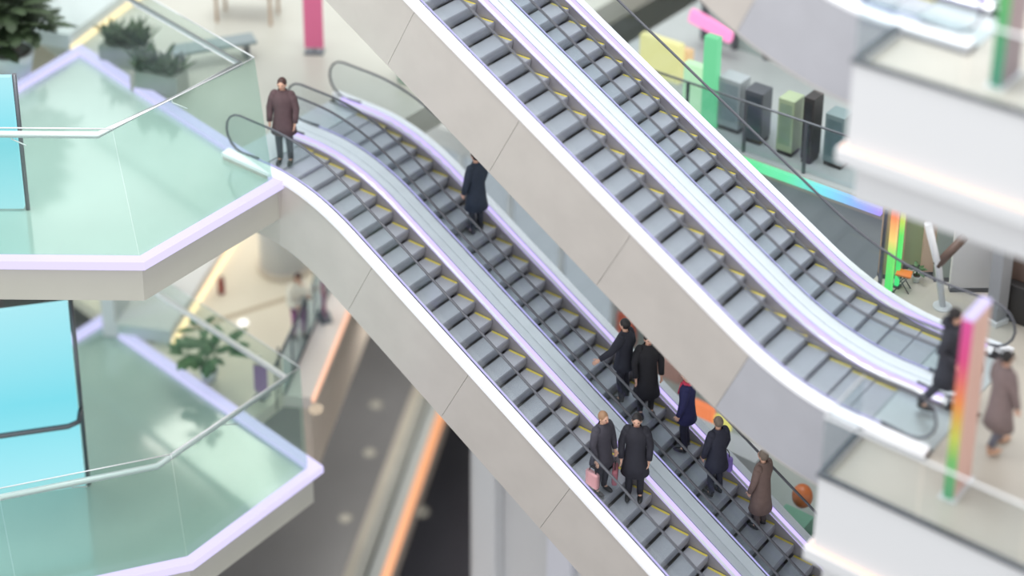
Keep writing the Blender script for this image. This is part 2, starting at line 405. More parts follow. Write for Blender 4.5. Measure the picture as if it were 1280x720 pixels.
# rainbow light panels standing by the parapets
def light_panel(z, lab, stops, hh, side):
    p = at(1184, 625, 0) if z == 0 else at(1243, 111, H)
    t = thing('light_tower', lab, 'light', (p.x, p.y, z), math.radians(0))
    w, dp = .15, .62
    bm = NB(); box(bm, -w/2, w/2, 0, .03, .0, hh); obj('glowing_front', bm, glow_grad('rainbow_'+nm(z), stops, 2, .62), t)
    bm = NB(); box(bm, -w/2, w/2, .032, dp, .0, hh-.015); obj('panel_body', bm, side, t)
    bm = NB(); box(bm, -w/2, w/2, .0, dp, hh, hh+.04); obj('glowing_top', bm, M['ledw'], t)
    bm = NB(); box(bm, -w/2-.05, w/2+.05, -.04, dp+.04, .0, .03); obj('base_plate', bm, M['steel'], t)
def nm(z): return 'low' if z == 0 else 'high'
PK = mat('pink_side', (214, 172, 160), .45); DK = mat('plum_side', (150, 132, 136), .5)
light_panel(0, 'slim standing light tower shading magenta to green, beside the walking man in black',
            [(0, (80, 170, 120)), (.22, (110, 190, 100)), (.35, (200, 210, 80)), (.55, (240, 140, 60)), (.78, (225, 60, 130)), (1, (230, 70, 160))], 3.0, PK)
light_panel(H, 'green standing light tower behind the glass of the upper parapet', [(0, (60, 160, 130)), (.5, (90, 190, 100)), (1, (150, 210, 80))], 2.6, DK)

# level -1, left: the floor where the woman leans, with ledge, light line and fascia
e0, e1 = at(440, 372, -H), at(388, 500, -H); ed = (e1-e0).normalized(); en = Vector((-ed.y, ed.x, 0))
if en.x < 0: en = -en                   # outward, to the void
far = e0-ed*22; near = e0+ed*3.75
b_in = -.62
lt = [(p+lo_off) for p in lo_L]; tc = lt[2]; tf = lt[3]
q0, q1 = far+en*b_in, near+en*b_in
floor_poly('floor_lower_left', [(q1.x, q1.y), (q0.x, q0.y), (-60, 22), (-60, tf.y+5), (tf.x, tf.y+.12), (tf.x+5.2, tf.y+.12-.54)], -H, .3, M['cream'])
led = thing('slab_edge', 'pale ledge with apricot light line below the rail the woman in white leans on', 'slab edge', near)
def edge_part(name, o0, o1, z0, z1, m, par, a=far, b=near):
    bm = NB(); base = b
    pts = [a+en*o0-base, b+en*o0-base, b+en*o1-base, a+en*o1-base]; prism(bm, [(p.x, p.y) for p in pts], z0, z1); return obj(name, bm, m, par)
edge_part('ledge', b_in, 0, -.3, .0, mat('pinkish_ledge', (226, 214, 208), .4), led)
edge_part('light_line', .0, .07, -.12, -.01, M['apricot'], led)
edge_part('fascia', -.25, -.02, -2.15, -.301, M['beige'], led)
gl = thing('glass_guard', 'clear glass guard with blue sheen along the ledge right of the woman in white', 'guard', near)
for k in range(8):
    a, b = near-ed*(k*1.5+.02)+en*(b_in+.02), near-ed*((k+1)*1.5-.02)+en*(b_in+.02)
    bm = NB(); slabq(bm, [a-near, b-near, b-near+Vector((0, 0, 1.15)), a-near+Vector((0, 0, 1.15))], .016); obj('glass_panel', bm, glass('blue_sheen_glass', (232, 243, 250), .035) if k == 0 else bpy.data.materials['blue_sheen_glass'], gl)
bm = NB(); a, b = near+en*(b_in+.03)-near, near-ed*12+en*(b_in+.03)-near; tube(bm, [a+Vector((0, 0, .03)), b+Vector((0, 0, .03))], .03, 6); obj('base_channel', bm, M['dsteel'], gl)
for k in range(5):
    a = near-ed*(k*3.)+en*(b_in-.06)-near; bm = NB(); box(bm, a.x-.015, a.x+.015, a.y-.015, a.y+.015, 0, 1.2); obj('post', bm, M['dsteel'], gl)
# handrail the woman leans on
h0, h1 = at(383, 372+0, -H), at(345, 452, -H)
rr = thing('handrail', 'dark sloping rail under the forearms of the woman in white', 'handrail', at(366, 430, -H))
o_ = rr.location.copy()
hw0, hw1 = at(384, 372, -H+1.08)-o_, at(343, 460, -H+1.08)-o_
bm = NB(); tube(bm, [hw0, hw1], .035, 10); obj('rail', bm, M['dsteel'], rr)
for k in (.02, .5, .98):
    p = hw0.lerp(hw1, k); bm = NB(); tube(bm, [(p.x, p.y, 0), p], .02, 8); obj('post', bm, M['dsteel'], rr)

# level -2 left and the ground far below
c1, c2 = at(520, 480, -2*H), at(430, 720, -2*H); cd = (c2-c1).normalized(); cn = Vector((-cd.y, cd.x, 0)); cn = cn if cn.x > 0 else -cn
fa, ne = c1-cd*14, c2+cd*8
floor_poly('floor_basement_left', [(fa.x, fa.y), (ne.x, ne.y), (-60, ne.y), (-60, fa.y)], -2*H, .3, M['dark'])
le2 = thing('slab_edge', 'long grey-beige curb with thick orange light line between two charcoal floors', 'slab edge', ne)
def e2p(name, o0, o1, z0, z1, m):
    bm = NB(); pts = [fa+cn*o0-ne, ne+cn*o0-ne, ne+cn*o1-ne, fa+cn*o1-ne]; prism(bm, [(p.x, p.y) for p in pts], z0, z1); obj(name, bm, m, le2)
e2p('curb', .01, .50, -.3, .12, mat('curb_stone', (170, 164, 152), .5, 0, .04, 1))
e2p('glass_guard', .52, .54, -.2, .9, M['glass'])
e2p('ledge', .56, .86, -.3, .02, mat('ledge_grey', (168, 172, 170), .4))
e2p('light_line', .861, 1.06, -.12, .0, glow('deep_orange_light', (245, 170, 120), .75))
e2p('fascia', .60, .85, -1.4, -.301, M['beige'])
bm = NB(); box(bm, -90, 60, -60, 90, -3*H-.4, -3*H); tag(obj('floor', bm, M['dark2']), kind='structure')
# little glowing discs standing in for light reflected by the polished charcoal floor
for i, (x, y, z, L_) in enumerate([(470, 506, -2*H, 'small round glow standing for a reflection in the charcoal floor, farthest up of four'), (462, 566, -2*H, 'small round glow standing for a reflection in the charcoal floor, pinkish, below the farthest'),
                        (432, 648, -2*H, 'small round glow standing for a reflection in the charcoal floor, nearest the terrace fascia'), (528, 640, -3*H, 'small greenish round glow standing for a reflection just right of the orange light line')]):
    bm = NB(); P = at(x, y, z); bmesh.ops.create_cone(bm, cap_ends=True, segments=20, radius1=.16, radius2=.13, depth=.04)
    o = obj('reflection_disc', bm, glow('reflection_glow', (190, 185, 170), .45), loc=P+Vector((0, 0, .021))); tag(o, L_, 'lamp')
P = at(395, 512, -H+.02)
bm = NB(); 
for rr_ in (.13, .06):
    pts = [(math.cos(a)*rr_, math.sin(a)*rr_, 0) for a in [2*math.pi*i/20 for i in range(21)]]; tube(bm, pts, .028, 8)
bmesh.ops.create_cone(bm, cap_ends=True, segments=20, radius1=.15, radius2=.15, depth=.02, matrix=Matrix.Translation((0, 0, -.03)))
o = obj('ring_lamp', bm, glow('cream_ring', (225, 205, 180), .5), loc=P+Vector((0, 0, .02))); tag(o, 'small cream ring lamp where the orange ledge light ends by the glass corner', 'lamp')

# pale pier and wall under the lower escalators
def pier(name, y, pxl, pxr, ytop, m, dep, zb=-3*H):
    a = aty(*pxl, y); b = aty(*pxr, y); return a, b
yW = 3.4
a = aty(588, 600, yW)
bm = NB(); box(bm, a.x, a.x+7, yW, yW+.5, -3*H, -5.2); 
w = obj('wall_under_escalators', bm, M['wall']); tag(w, kind='structure')
bm = NB(); b = aty(612, 640, yW-.1); box(bm, a.x+.35, a.x+.95, yW-.35, yW-.001, -3*H, -6.4, 0, .04)
tag(obj('pilaster', bm, M['white']), 'tall white pilaster on the pale wall beside the charcoal floor', 'pilaster')
b = aty(705, 700, yW)
bm = NB(); box(bm, b.x-.3, b.x+.35, yW-.25, yW-.001, -3*H, b.z+.9, 0, .04)
tag(obj('pilaster', bm, mat('pale_blue_grey', (214, 216, 226), .5)), 'short blue-white pilaster low on the pale wall under the couple', 'pilaster')

# ------------------------------------------------------------------ level -1 floor details, left
def cyl(bm, r, z0, z1, seg=32, mi=0, bev=0):
    tube(bm, [(0, 0, z0), (0, 0, z1)], r, seg, mi)
p = at(357, 334, -H)
t = thing('round_column', 'thick white round column standing behind the woman in white', 'column', p)
bm = NB(); cyl(bm, .60, .16, 5.9); obj('shaft', bm, M['white'], t, smooth=False); bm = NB(); cyl(bm, .66, 0, .16); obj('plinth', bm, M['beige'], t)
w0, w1 = at(205, 445, -H), at(284, 316, -H); wd = (w0-w1).normalized(); wn = Vector((-wd.y, wd.x, 0)); wn = wn if wn.x < 0 else -wn
def wallstrip(z, a, b, lab, m_wall, hgt=1.1):
    t = thing('low_wall', lab, 'wall', a); d = (a-b).normalized(); n = Vector((-d.y, d.x, 0)); n = n if n.x < 0 else -n
    L = b-a
    bm = NB(); prism(bm, [(q.x, q.y) for q in (Vector((0, 0, 0)), L-d*2, L-d*2+n*1.3, n*1.3)], 0, .35); obj('step_top', bm, m_wall, t)
    bm = NB(); prism(bm, [(q.x, q.y) for q in (-n*.07, L-d*2-n*.07, L-d*2-n*.005, -n*.005)], .0, .09); obj('light_line', bm, M['warm'], t)
    bm = NB(); prism(bm, [(q.x, q.y) for q in (n*1.31, L-d*2+n*1.31, L-d*2+n*1.6, n*1.6)], 0, 1.0); obj('back_wall', bm, M['wall'], t)
wallstrip(-H, w0-wd*.45, w1, 'low grey platform with a warm light line, left of the leaf plant', M['wall'])
wallstrip(0, at(88, 62, 0), at(172, -2, 0), 'low grey platform with a warm light line, beyond the upper terrace', M['wall'])
# tile joints on the cream floor
for k, (pa, pb, lab) in enumerate([((290, 395), (362, 372), 'tan inlay strip across the cream floor, left of the woman in white')]):
    a, b = at(*pa, -H), at(*pb, -H); d = (b-a).normalized(); n = Vector((-d.y, d.x, 0))*.07; a = a-d*2; b = b+d*1.2
    bm = NB(); prism(bm, [(q.x, q.y) for q in (a-n, b-n, b+n, a+n)], -H+.001, -H+.006); tag(obj('floor_inlay', bm, mat('inlay_tan', (176, 160, 138), .4)), lab, 'inlay')
# glass guard post line in front of the leaf plant is the terrace's own; the plant:
def leaf(bm, base, tip, w, mi=0, lobes=True):
    base, tip = Vector(base), Vector(tip); d = tip-base; L = d.length; d.normalize()
    s = d.cross(Vector((0, 0, 1))); s = s.normalized() if s.length > .1 else Vector((1, 0, 0)); nrm = s.cross(d)
    prof = [(0, .05), (.12, .7), (.25, .95), (.33, .6), (.42, 1), (.52, .6), (.62, .85), (.72, .45), (.82, .5), (1, .02)] if lobes else [(0, .05), (.25, .8), (.5, 1), (.75, .7), (1, .02)]
    c = []; a = []; b = []
    for t_, ww in prof:
        dr = nrm*(-.25*L*t_*t_); m_ = base+d*L*t_+dr
        c.append(bm.verts.new(m_+nrm*.01)); a.append(bm.verts.new(m_+s*w*ww-nrm*.03*L)); b.append(bm.verts.new(m_-s*w*ww-nrm*.03*L))
    for i in range(len(prof)-1):
        for f in (bm.faces.new((c[i], c[i+1], a[i+1], a[i])), bm.faces.new((c[i], b[i], b[i+1], c[i+1]))): f.material_index = mi; f.smooth = True
def leaf_plant(loc, lab, heads, pot_r=.3, pot_h=.45, scale=1., seed=1, lm='leaf', name='leaf_plant'):
    rnd = random.Random(seed); t = thing(name, lab, 'plant', loc)
    bm = NB(); tube(bm, [(0, 0, 0), (0, 0, pot_h*.9), (0, 0, pot_h)], [pot_r*.75, pot_r, pot_r*1.05], 24); obj('pot', bm, M['white'], t)
    bm = NB(); cyl(bm, pot_r*.9, pot_h, pot_h+.01, 20); obj('soil', bm, M['soil'], t)
    bs = NB(); bl = NB()
    for (hx, hy, hz, n, sz) in heads:
        tube(bs, [(0, 0, pot_h), (hx*.4, hy*.4, (pot_h+hz)*.55), (hx, hy, hz)], [.022, .018, .012], 6)
        for k in range(n):
            a = k*2.4+rnd.random(); el = rnd.uniform(-.1, .7); r = sz*rnd.uniform(.75, 1.15); v = Vector((math.cos(a)*math.cos(el), math.sin(a)*math.cos(el), math.sin(el)))
            b0 = Vector((hx, hy, hz)); m_ = b0+v*r*.45; tube(bs, [b0, m_], [.008, .006], 5); leaf(bl, m_, m_+v*r*.8, r*.28)
    obj('stems', bs, M[lm], t); o = obj('leaves', bl, M[lm], t); return t
pp = at(262, 474, -H)
def loc_of(px, py, P, plane_n=None):     # offset (x,y,z) from P to the photo point, on the upright plane through P facing the camera
    n = Vector((FW.x, FW.y, 0)).normalized(); d = ray(px, py); k = (P-CP).dot(n)/d.dot(n); return CP+d*k-P
hd = []
for (x, y, n_, s_) in [(249, 412, 6, .38), (274, 438, 10, .55), (262, 468, 9, .5), (236, 446, 8, .48), (240, 466, 7, .45)]:
    q = loc_of(x, y, pp); hd.append((q.x, q.y, max(.6, q.z), n_, s_))
leaf_plant(pp, 'big-leaved green plant in a white pot, seen through the glass of the lower terrace', hd, .2, .25, seed=3)
# banners and small things on the cream floor
def banner(px, py, z, top, w, colr, lab, ang, col2=None):
    P = at(px, py, z); h = height(P, top); t = thing('banner_stand', lab, 'banner', P, ang)
    bm = NB(); box(bm, -w/2, w/2, -.012, .012, .12, h, 0, .004); obj('banner_cloth', bm, mat('banner', colr, .6, 0, 0, 3, col2=col2), t)
    bm = NB(); tube(bm, [(0, .03, 0), (0, .03, h+.03)], .014, 8); tube(bm, [(-w/2, .03, h), (w/2, .03, h)], .012, 8); obj('pole', bm, M['dsteel'], t)
    bm = NB(); box(bm, -w/2, w/2, -.13, .16, 0, .03, 0, .008); obj('foot_plate', bm, M['dsteel'], t)
banner(327, 496, -H, 458, .32, (140, 104, 150), 'narrow purple banner seen through glass left of the terrace corner', .3)
P = at(400, 400, -H)
banner(405, 398, -H, 324, .50, (176, 86, 104), 'crimson and violet banner just behind the woman in white', math.radians(-35), (120, 96, 140))
P = at(277, 366, -H); t = thing('fire_extinguisher', 'tiny dark red extinguisher on the cream floor near the warm light line', 'extinguisher', P)
RED = mat('dark_red', (150, 50, 50), .4)
bm = NB(); tube(bm, [(0, 0, 0), (0, 0, .34), (0, 0, .40), (0, 0, .42)], [.08, .08, .05, .02], 14); obj('cylinder_body', bm, RED, t)
bm = NB(); tube(bm, [(0, 0, .42), (0, 0, .46), (.09, 0, .48)], .016, 6); tube(bm, [(.05, 0, .46), (.11, 0, .38), (.1, 0, .2)], .01, 6); obj('hose_and_handle', bm, M['nearblack'], t)
P = at(304, 404, -H); bm = NB(); ellip(bm, Vector((0, 0, 0)), (.07, .07, .04)); bmesh.ops.create_cone(bm, cap_ends=True, segments=16, radius1=.12, radius2=.12, depth=.03, matrix=Matrix.Translation((0, 0, -.02)))
o = obj('spot_lamp', bm, glow('bright_white', (255, 255, 250), 1.1), loc=P+Vector((0, 0, .035))); tag(o, 'bright white spot lamp in the cream floor above the leaf plant', 'lamp')

# ------------------------------------------------------------------ level 0, upper left background
leaf_plant(at(18, 96, 0), 'bushy dark green plant in a pot at the top left corner of the picture', [(random.uniform(-.7, .7), random.uniform(-.5, .5), random.uniform(.8, 2.6), 16, .75) for _ in range(16)], .45, .6, seed=5, lm='dleaf', name='bushy_plant')
def at_box(name, px, py, z, w, d, h, m, lab, cat, rz=0, bev=.02):
    P = at(px, py, z); bm = NB(); box(bm, -w/2, w/2, -d/2, d/2, 0, h, 0, bev); o = obj(name, bm, m, loc=P); o.rotation_euler.z = rz; return tag(o, lab, cat)
ra = math.radians
def planter_box(px, py, z, lab, w, d, seed, lm='dleaf', hh=.5):
    P = at(px, py, z); t = thing('planter_box', lab, 'planter', P, ra(20)); bm = NB(); box(bm, -w/2, w/2, -d/2, d/2, 0, .45, 0, .02); obj('trough', bm, mat('trough', (150, 152, 146), .6), t)
    bm = NB(); rnd = random.Random(seed)
    for k in range(70):
        b0 = Vector((rnd.uniform(-w/2, w/2)*.85, rnd.uniform(-d/2, d/2)*.7, .45)); v = Vector((rnd.uniform(-1, 1), rnd.uniform(-1, 1), rnd.uniform(.8, 1.8))).normalized(); leaf(bm, b0, b0+v*hh*rnd.uniform(.7, 1.2), .07, lobes=False)
    obj('foliage', bm, M[lm], t)
planter_box(160, 78, 0, 'trough of olive foliage beyond the glowing edge of the upper terrace', 1.1, .5, 3, 'dleaf')
planter_box(200, 112, 0, 'trough of dark foliage close behind the edge of the upper terrace', 1.1, .5, 9, 'dleaf')
def bench(px, py, z, lab, rz):
    P = at(px, py, z); t = thing('bench', lab, 'bench', P, rz)
    bm = NB(); box(bm, -.9, .9, -.25, .25, .38, .46, 0, .02); obj('seat', bm, mat('bench_grey', (128, 140, 142), .5), t)
    for s in (-1, 1):
        bm = NB(); box(bm, s*.7-.04, s*.7+.04, -.2, .2, 0, .38, 0, .01); obj('leg', bm, M['dsteel'], t)
bench(268, 78, 0, 'grey-blue bench standing beyond the upper terrace, blurred', ra(60))
banner(393, 66, 0, -20, .42, (222, 110, 150), 'tall pink banner stand by the top picture edge, behind the person at the glass', ra(35))
P = at(310, 22, 0); t = thing('display_table', 'tan display table far behind the upper terrace', 'table', P, ra(30))
bm = NB(); box(bm, -.7, .7, -.4, .4, .7, .76, 0, .01); obj('tabletop', bm, M['tan'], t)
for sx in (-1, 1):
    for sy in (-1, 1):
        bm = NB(); box(bm, sx*.62-.03, sx*.62+.03, sy*.33-.03, sy*.33+.03, 0, .7); obj('leg', bm, M['tan'], t)
P = at(510, 100, 0)
t = thing('waste_bin', 'pale green waste bin behind the top of the far lower escalator', 'bin', P)
bm = NB(); tube(bm, [(0, 0, 0), (0, 0, .8)], [.22, .26], 20); obj('bin_body', bm, mat('pale_green', (176, 200, 186), .5), t); bm = NB(); ellip(bm, Vector((0, 0, .8)), (.26, .26, .12)); obj('lid', bm, M['dsteel'], t)

# ------------------------------------------------------------------ level 0, right background gallery
# rainbow light line on the gallery edge (y = 5.3)
a, b = at(900, 184, 0), at(1104, 258, 0)
bm = NB(); box(bm, a.x, b.x, 5.18, 5.29, -.16, .0)
o = obj('edge_light', bm, glow_grad('edge_rainbow', [(0, (90, 230, 130)), (.45, (110, 245, 180)), (.65, (120, 225, 235)), (.85, (140, 180, 250)), (1, (170, 150, 245))], 0, .78)); tag(o, 'long light line shading green to blue along the gallery edge behind the far upper escalator', 'light')
bm = NB(); box(bm, -9, -.56, 5.31, 5.55, -2.2, -.301); tag(obj('wall_gallery_fascia', bm, M['slate']), kind='structure')
bm = NB(); box(bm, -6.6, -.2, 7.6, 7.8, -2*H, -2.501); tag(obj('wall_gallery_lower', bm, mat('wall_slate', (150, 157, 162), .4, 0, .04, .7)), kind='structure')
bm = NB(); box(bm, -9, -.56, 5.5, 26, -2.5, -2.2); tag(obj('ceiling_gallery', bm, M['wall']), kind='structure')
floor_poly('floor_gallery', [(-9, 5.32), (-.6, 5.32), (-.6, 25.5), (-9, 25.5)], .012, .011, mat('gallery_grey', (150, 156, 156), .35, 0, .08, .5))
def guard_line(x0, x1, y, z, lab, n):
    t = thing('glass_guard', lab, 'guard', (x0, y, z)); L = (x1-x0)/n
    for k in range(n):
        bm = NB(); box(bm, k*L+.02, (k+1)*L-.02, -.008, .008, .05, 1.05); obj('glass_panel', bm, M['glass'], t)
        bm = NB(); box(bm, k*L-.025, k*L+.025, -.03, .03, 0, 1.08); obj('post', bm, M['dsteel'], t)
    bm = NB(); tube(bm, [(0, 0, 1.1), (x1-x0, 0, 1.1)], .025, 8); obj('rail', bm, M['dsteel'], t)
guard_line(-8.5, -.6, 5.42, 0, 'glass guard with dark posts on the gallery above the green-blue light line', 6)
# dark post and LED pillar
def lamp_post(name, px, py, top, z, w, m, lab, ry=0):
    P = at(px, py, z); h = height(P, top); t = thing(name, lab, 'light', P)
    bm = NB(); box(bm, -w/2, w/2, -w/2, w/2, .03, h, 0, .008); obj('light_tube', bm, m, t); bm = NB(); box(bm, -w/2-.03, w/2+.03, -w/2-.03, w/2+.03, 0, .03); obj('base_plate', bm, M['dsteel'], t)
lamp_post('light_pillar', 1110, 366, 262, 0, .11, glow_grad('pillar_a', [(0, (70, 235, 110)), (.45, (120, 235, 110)), (.65, (245, 215, 120)), (1, (250, 110, 80))], 2, .75), 'upright light pillar shading green to red just beyond the far upper escalator')
lamp_post('light_pillar', 1120.5, 358, 266, 0, .07, glow_grad('pillar_b', [(0, (60, 240, 130)), (.7, (90, 230, 100)), (1, (230, 220, 90))], 2, .72), 'thinner bright green light pillar right of the green-to-red one')
lamp_post('light_pillar', 1029, 288, 248, 0, .13, M['orange'], 'short orange glowing pillar in front of the slate wall') if False else None
P = aty(1030, 288, 7.5); bm = NB(); box(bm, -.1, .1, -.06, .06, 0, 1.05, 0, .02); o = obj('wall_light', bm, M['orange'], loc=P+Vector((0, .08, 0))); tag(o, 'short upright orange light on the slate wall below the green-to-blue light line', 'light')
P = at(1098, 374, 0); t = thing('dark_post', 'black upright post at the edge of the grey wall, left of the green-to-red light pillar', 'post', P)
bm = NB(); box(bm, -.025, .025, -.025, .025, .02, height(P, 262)); obj('shaft', bm, M['dsteel'], t); bm = NB(); box(bm, -.08, .08, -.08, .08, 0, .02); obj('foot_plate', bm, M['dsteel'], t)
# shop wall with olive glass
def panel(name, xl, xr, pyb, z, ytop, th, m, lab, cat='partition'):
    a, b = at(xl, pyb, z), at(xr, pyb, z); h = height(a, ytop); t = thing(name, lab, cat, a); L = b-a; d = L.normalized(); n = Vector((-d.y, d.x, 0))*th
    bm = NB(); prism(bm, [(q.x, q.y) for q in (Vector((0, 0, 0)), L, L+n, n)], .08, h); obj('panel', bm, m, t)
    bm = NB(); prism(bm, [(q.x, q.y) for q in (-n*.1, L-n*.1, L+n*1.1, n*1.1)], 0, .08); obj('skirting', bm, M['dsteel'], t); return t
panel('shop_partition', 1128, 1150, 336, 0, 240, .1, M['olive'], 'olive glass shop panel right of the thin green light pillar')
panel('shop_partition', 1098, 1127, 348, 0, 240, .1, M['tan'], 'tan shop panel behind the two coloured light pillars')
panel('shop_partition', 1151, 1166, 345, 0, 240, .1, mat('pinkish_tan', (196, 170, 154), .5), 'narrow pinkish tan shop panel left of the white slanting strut')
panel('shop_partition', 1167, 1186, 352, 0, 240, .1, mat('grey_green', (140, 150, 146), .4), 'grey-green shop panel behind the white slanting strut')
panel('shop_partition', 1187, 1236, 365, 0, 240, .1, M['wall'], 'wide pale grey shop panel behind the walking man')
P = at(1178, 384, 0); t = thing('strut_sculpture', 'white strut crossed by a dark brown beam, standing above the head of the walking man', 'sculpture', P)
q = [loc_of(*c, P) for c in ((1160, 280), (1173, 335), (1180, 382), (1171, 332), (1206, 296))]
for v in q: v.z = max(v.z, .0)
q[2] = Vector((0, 0, .02))
bm = NB(); tube(bm, [q[0], q[1], q[2]], [.075, .07, .06], 4); obj('white_strut', bm, M['white'], t)
bm = NB(); tube(bm, [q[3], q[4]], .085, 4); obj('brown_beam', bm, M['brown'], t); bm = NB(); cyl(bm, .16, 0, .03, 20); obj('foot_plate', bm, M['steel'], t)
P = at(1244, 402, 0); t = thing('square_column', 'grey square column beside the dark kiosk at the right picture edge', 'column', P, ra(-20)); hh = height(P, 250)
bm = NB(); box(bm, -.12, .12, -.12, .12, .1, hh, 0, .01); obj('shaft', bm, mat('mid_grey', (140, 142, 146), .5), t); bm = NB(); box(bm, -.15, .15, -.15, .15, 0, .1, 0, .01); obj('plinth', bm, M['steel'], t)
lamp_post('light_pillar', 1253, 352, 312, 0, .10, glow('violet_pillar', (180, 165, 255), 1.2), 'violet light tube beside the dark kiosk at the right picture edge')
P = at(1262, 402, 0)
t = thing('kiosk', 'dark box-shaped kiosk with a brown top at the right picture edge', 'kiosk', P, ra(0))
bm = NB(); box(bm, -.15, 1.4, 0, .9, 0, .7, 0, .02); obj('counter', bm, M['nearblack'], t); bm = NB(); box(bm, -.18, 1.43, .15, .93, .701, 1.35, 0, .02); obj('brown_top', bm, M['brown'], t)
leaf_plant(at(1145, 352, 0), 'small green plant on the floor beyond the far upper escalator', [(0, 0, .22, 9, .16)], .07, .12, seed=8, name='small_plant')
P = at(1128, 362, 0); t = thing('folding_stool', 'small orange-seated stool beside the green-to-red light pillar', 'stool', P, ra(15))
bm = NB(); box(bm, -.13, .13, -.1, .1, .30, .34, 0, .01); obj('seat', bm, mat('orange_seat', (235, 130, 60), .5), t)
for s in (-1, 1):
    for u in (-1, 1):
        bm = NB(); tube(bm, [(s*.12, u*.09, 0), (s*.08*-1, u*.09, .30)], .01, 6); obj('leg', bm, M['dsteel'], t)

# far shop fronts across the gallery (level 0), blurred
Y2 = 12.0
def shopfront(y, z, x0, x1, h, mull, m_fill, lab, m_frame='dsteel'):
    t = thing('shopfront', lab, 'shopfront', (x0, y, z)); L = x1-x0
    bm = NB(); box(bm, 0, L, .05, .15, 0, h); obj('glazing', bm, m_fill, t)
    for k in range(mull+1):
        bm = NB(); xx = L*k/mull; box(bm, xx-.06, xx+.06, -.04, .049, 0, h); obj('mullion', bm, M[m_frame], t)
    bm = NB(); box(bm, -.05, L+.05, -.06, .15, h, h+.5); obj('header', bm, M['wall'], t)
    return t
def sx(px, py, y): return aty(px, py, y).x
shopfront(9.2, 0, sx(930, 200, 9.2)-1.2, sx(1075, 200, 9.2), 3.2, 5, mat('grey_green_glass', (136, 150, 148), .2, 0, .2, 1.2), 'dark framed grey-green shopfront beyond the gallery guard')
Y3 = 13
shopfront(Y3, 0, -13.5, -8.3, 3.3, 4, mat('pale_shop', (226, 228, 222), .3, 0, .08, .8), 'pale shopfront far across the gallery near the top picture edge', 'white')
def standing(px, py, top, w, m, name, lab, cat, z=0, d=.2):
    P = at(px, py, z); bm = NB(); box(bm, -w/2, w/2, -d/2, d/2, 0, height(P, top), 0, .015); return tag(obj(name, bm, m, loc=P), lab, cat)
def shop_block(px, py, y, w, h, m, name, lab, cat, z=None, d=.15):
    P = aty(px, py, y); 
    bm = NB(); box(bm, -w/2, w/2, -d, 0, -h/2, h/2, 0, .02); o = obj(name, bm, m, loc=P); return tag(o, lab, cat)
standing(826, 96, 48, 1.0, glow('yellow_glow', (240, 236, 165), .62), 'light_box', 'pale yellow glowing box across the gallery, left of the green pillar', 'light box')
standing(853, 98, 60, .4, glow('amber_glow', (235, 200, 150), .6), 'light_box', 'small amber glowing box beside the pale yellow one', 'light box')
standing(886, 158, 45, .30, glow('green_glow', (110, 205, 150), .7), 'light_pillar', 'broad green light pillar below the pink sign across the gallery', 'light')
standing(868, 150, 80, .5, glow('pale_green_glow', (190, 235, 190), .7), 'light_box', 'pale green light box left of the broad green pillar', 'light')
P = aty(889, 32, 8.6); bm = NB(); box(bm, -.55, .55, -.08, .08, -.16, .16, 0, .05); o = obj('hanging_sign', bm, glow('pink_glow', (255, 150, 205), .85), loc=P); o.rotation_euler = (0, ra(12), 0)
tag(o, 'glowing pink sign near the top picture edge, left of the grey escalator foot', 'sign')
# dark display racks and cabinets on the gallery
for px, py, top, w, m, lab in [(915, 160, 95, .5, M['slate'], 'grey-blue display cabinet left of the row of dark cabinets on the gallery'), (945, 175, 110, .4, M['dsteel'], 'dark display cabinet in the middle of the gallery below the grey escalator foot'),
                          (985, 190, 120, .35, M['olive'], 'olive display cabinet between dark cabinets on the gallery'), (1012, 200, 118, .22, M['nearblack'], 'slim black display cabinet on the gallery right of the olive one'),
                          (1045, 205, 140, .4, mat('greyed_teal', (110, 128, 130), .4), 'teal-grey display cabinet beside the white parapet corner')]:
    P = at(px, py, 0); hh = height(P, top); t = thing('display_cabinet', lab, 'cabinet', P); bm = NB(); box(bm, -w/2, w/2, -.2, .2, .1, hh, 0, .015); obj('cabinet_body', bm, m, t)
    bm = NB(); box(bm, -w/2+.02, w/2-.02, -.18, .18, 0, .1); obj('plinth', bm, M['nearblack'], t); bm = NB(); box(bm, -w/2+.05, w/2-.05, -.21, -.2005, .25, hh-.1); obj('glass_door', bm, M['glass'], t)

# ------------------------------------------------------------------ level -1 shopfronts seen between the lower and upper escalators
WL = 6.5
t = shopfront(WL, -H, sx(600, 235, WL)-2, sx(762, 400, WL)+.1, 3.3, 4, glow('window_shade_lift', (196, 204, 212), .50), 'blue-grey shop window with white mullions between the crossing escalators', 'white')  # low emission put into the glazing to lift it out of shade
def lower_block(px, py, y, w, h, m, name, lab, cat):
    return shop_block(px, py, y, w, h, m, name, lab, cat)
bm = NB(); box(bm, sx(762, 400, WL)-1, 8, WL+2.0, WL+2.2, -H, -2.6); tag(obj('wall_lower_shops', bm, mat('wall_dusky', (150, 140, 140), .6, 0, .15, .6)), kind='structure')
lower_block(786, 408, WL-.2, .45, .7, mat('orange_red', (222, 106, 78), .5), 'shop_sign', 'orange-red sign peeping over the heads of the two riders in black', 'sign')
lower_block(836, 458, WL-.2, .8, .5, mat('pink_cream', (236, 186, 176), .5), 'shop_sign', 'pinkish sign right of the rider in black', 'sign')
lower_block(882, 512, WL-1.6, .5, .36, glow('orange_sign', (250, 140, 90), .75), 'shop_sign', 'glowing orange sign right of the rider in navy', 'sign')
lower_block(906, 528, WL-1.6, .35, .34, glow('yellow_sign', (232, 222, 120), .7), 'shop_sign', 'glowing yellow sign touching the orange one', 'sign')
floor_poly('floor_lower_right', [(-12.5, 3.9), (14, 3.9), (14, 26), (-30, 26), (-18, 12)], -H, .3, mat('floor_pale_grey', (176, 184, 180), .35, 0, .06, .6))
P = at(1003, 632, -H); P = aty(1003, 620, 3.6)
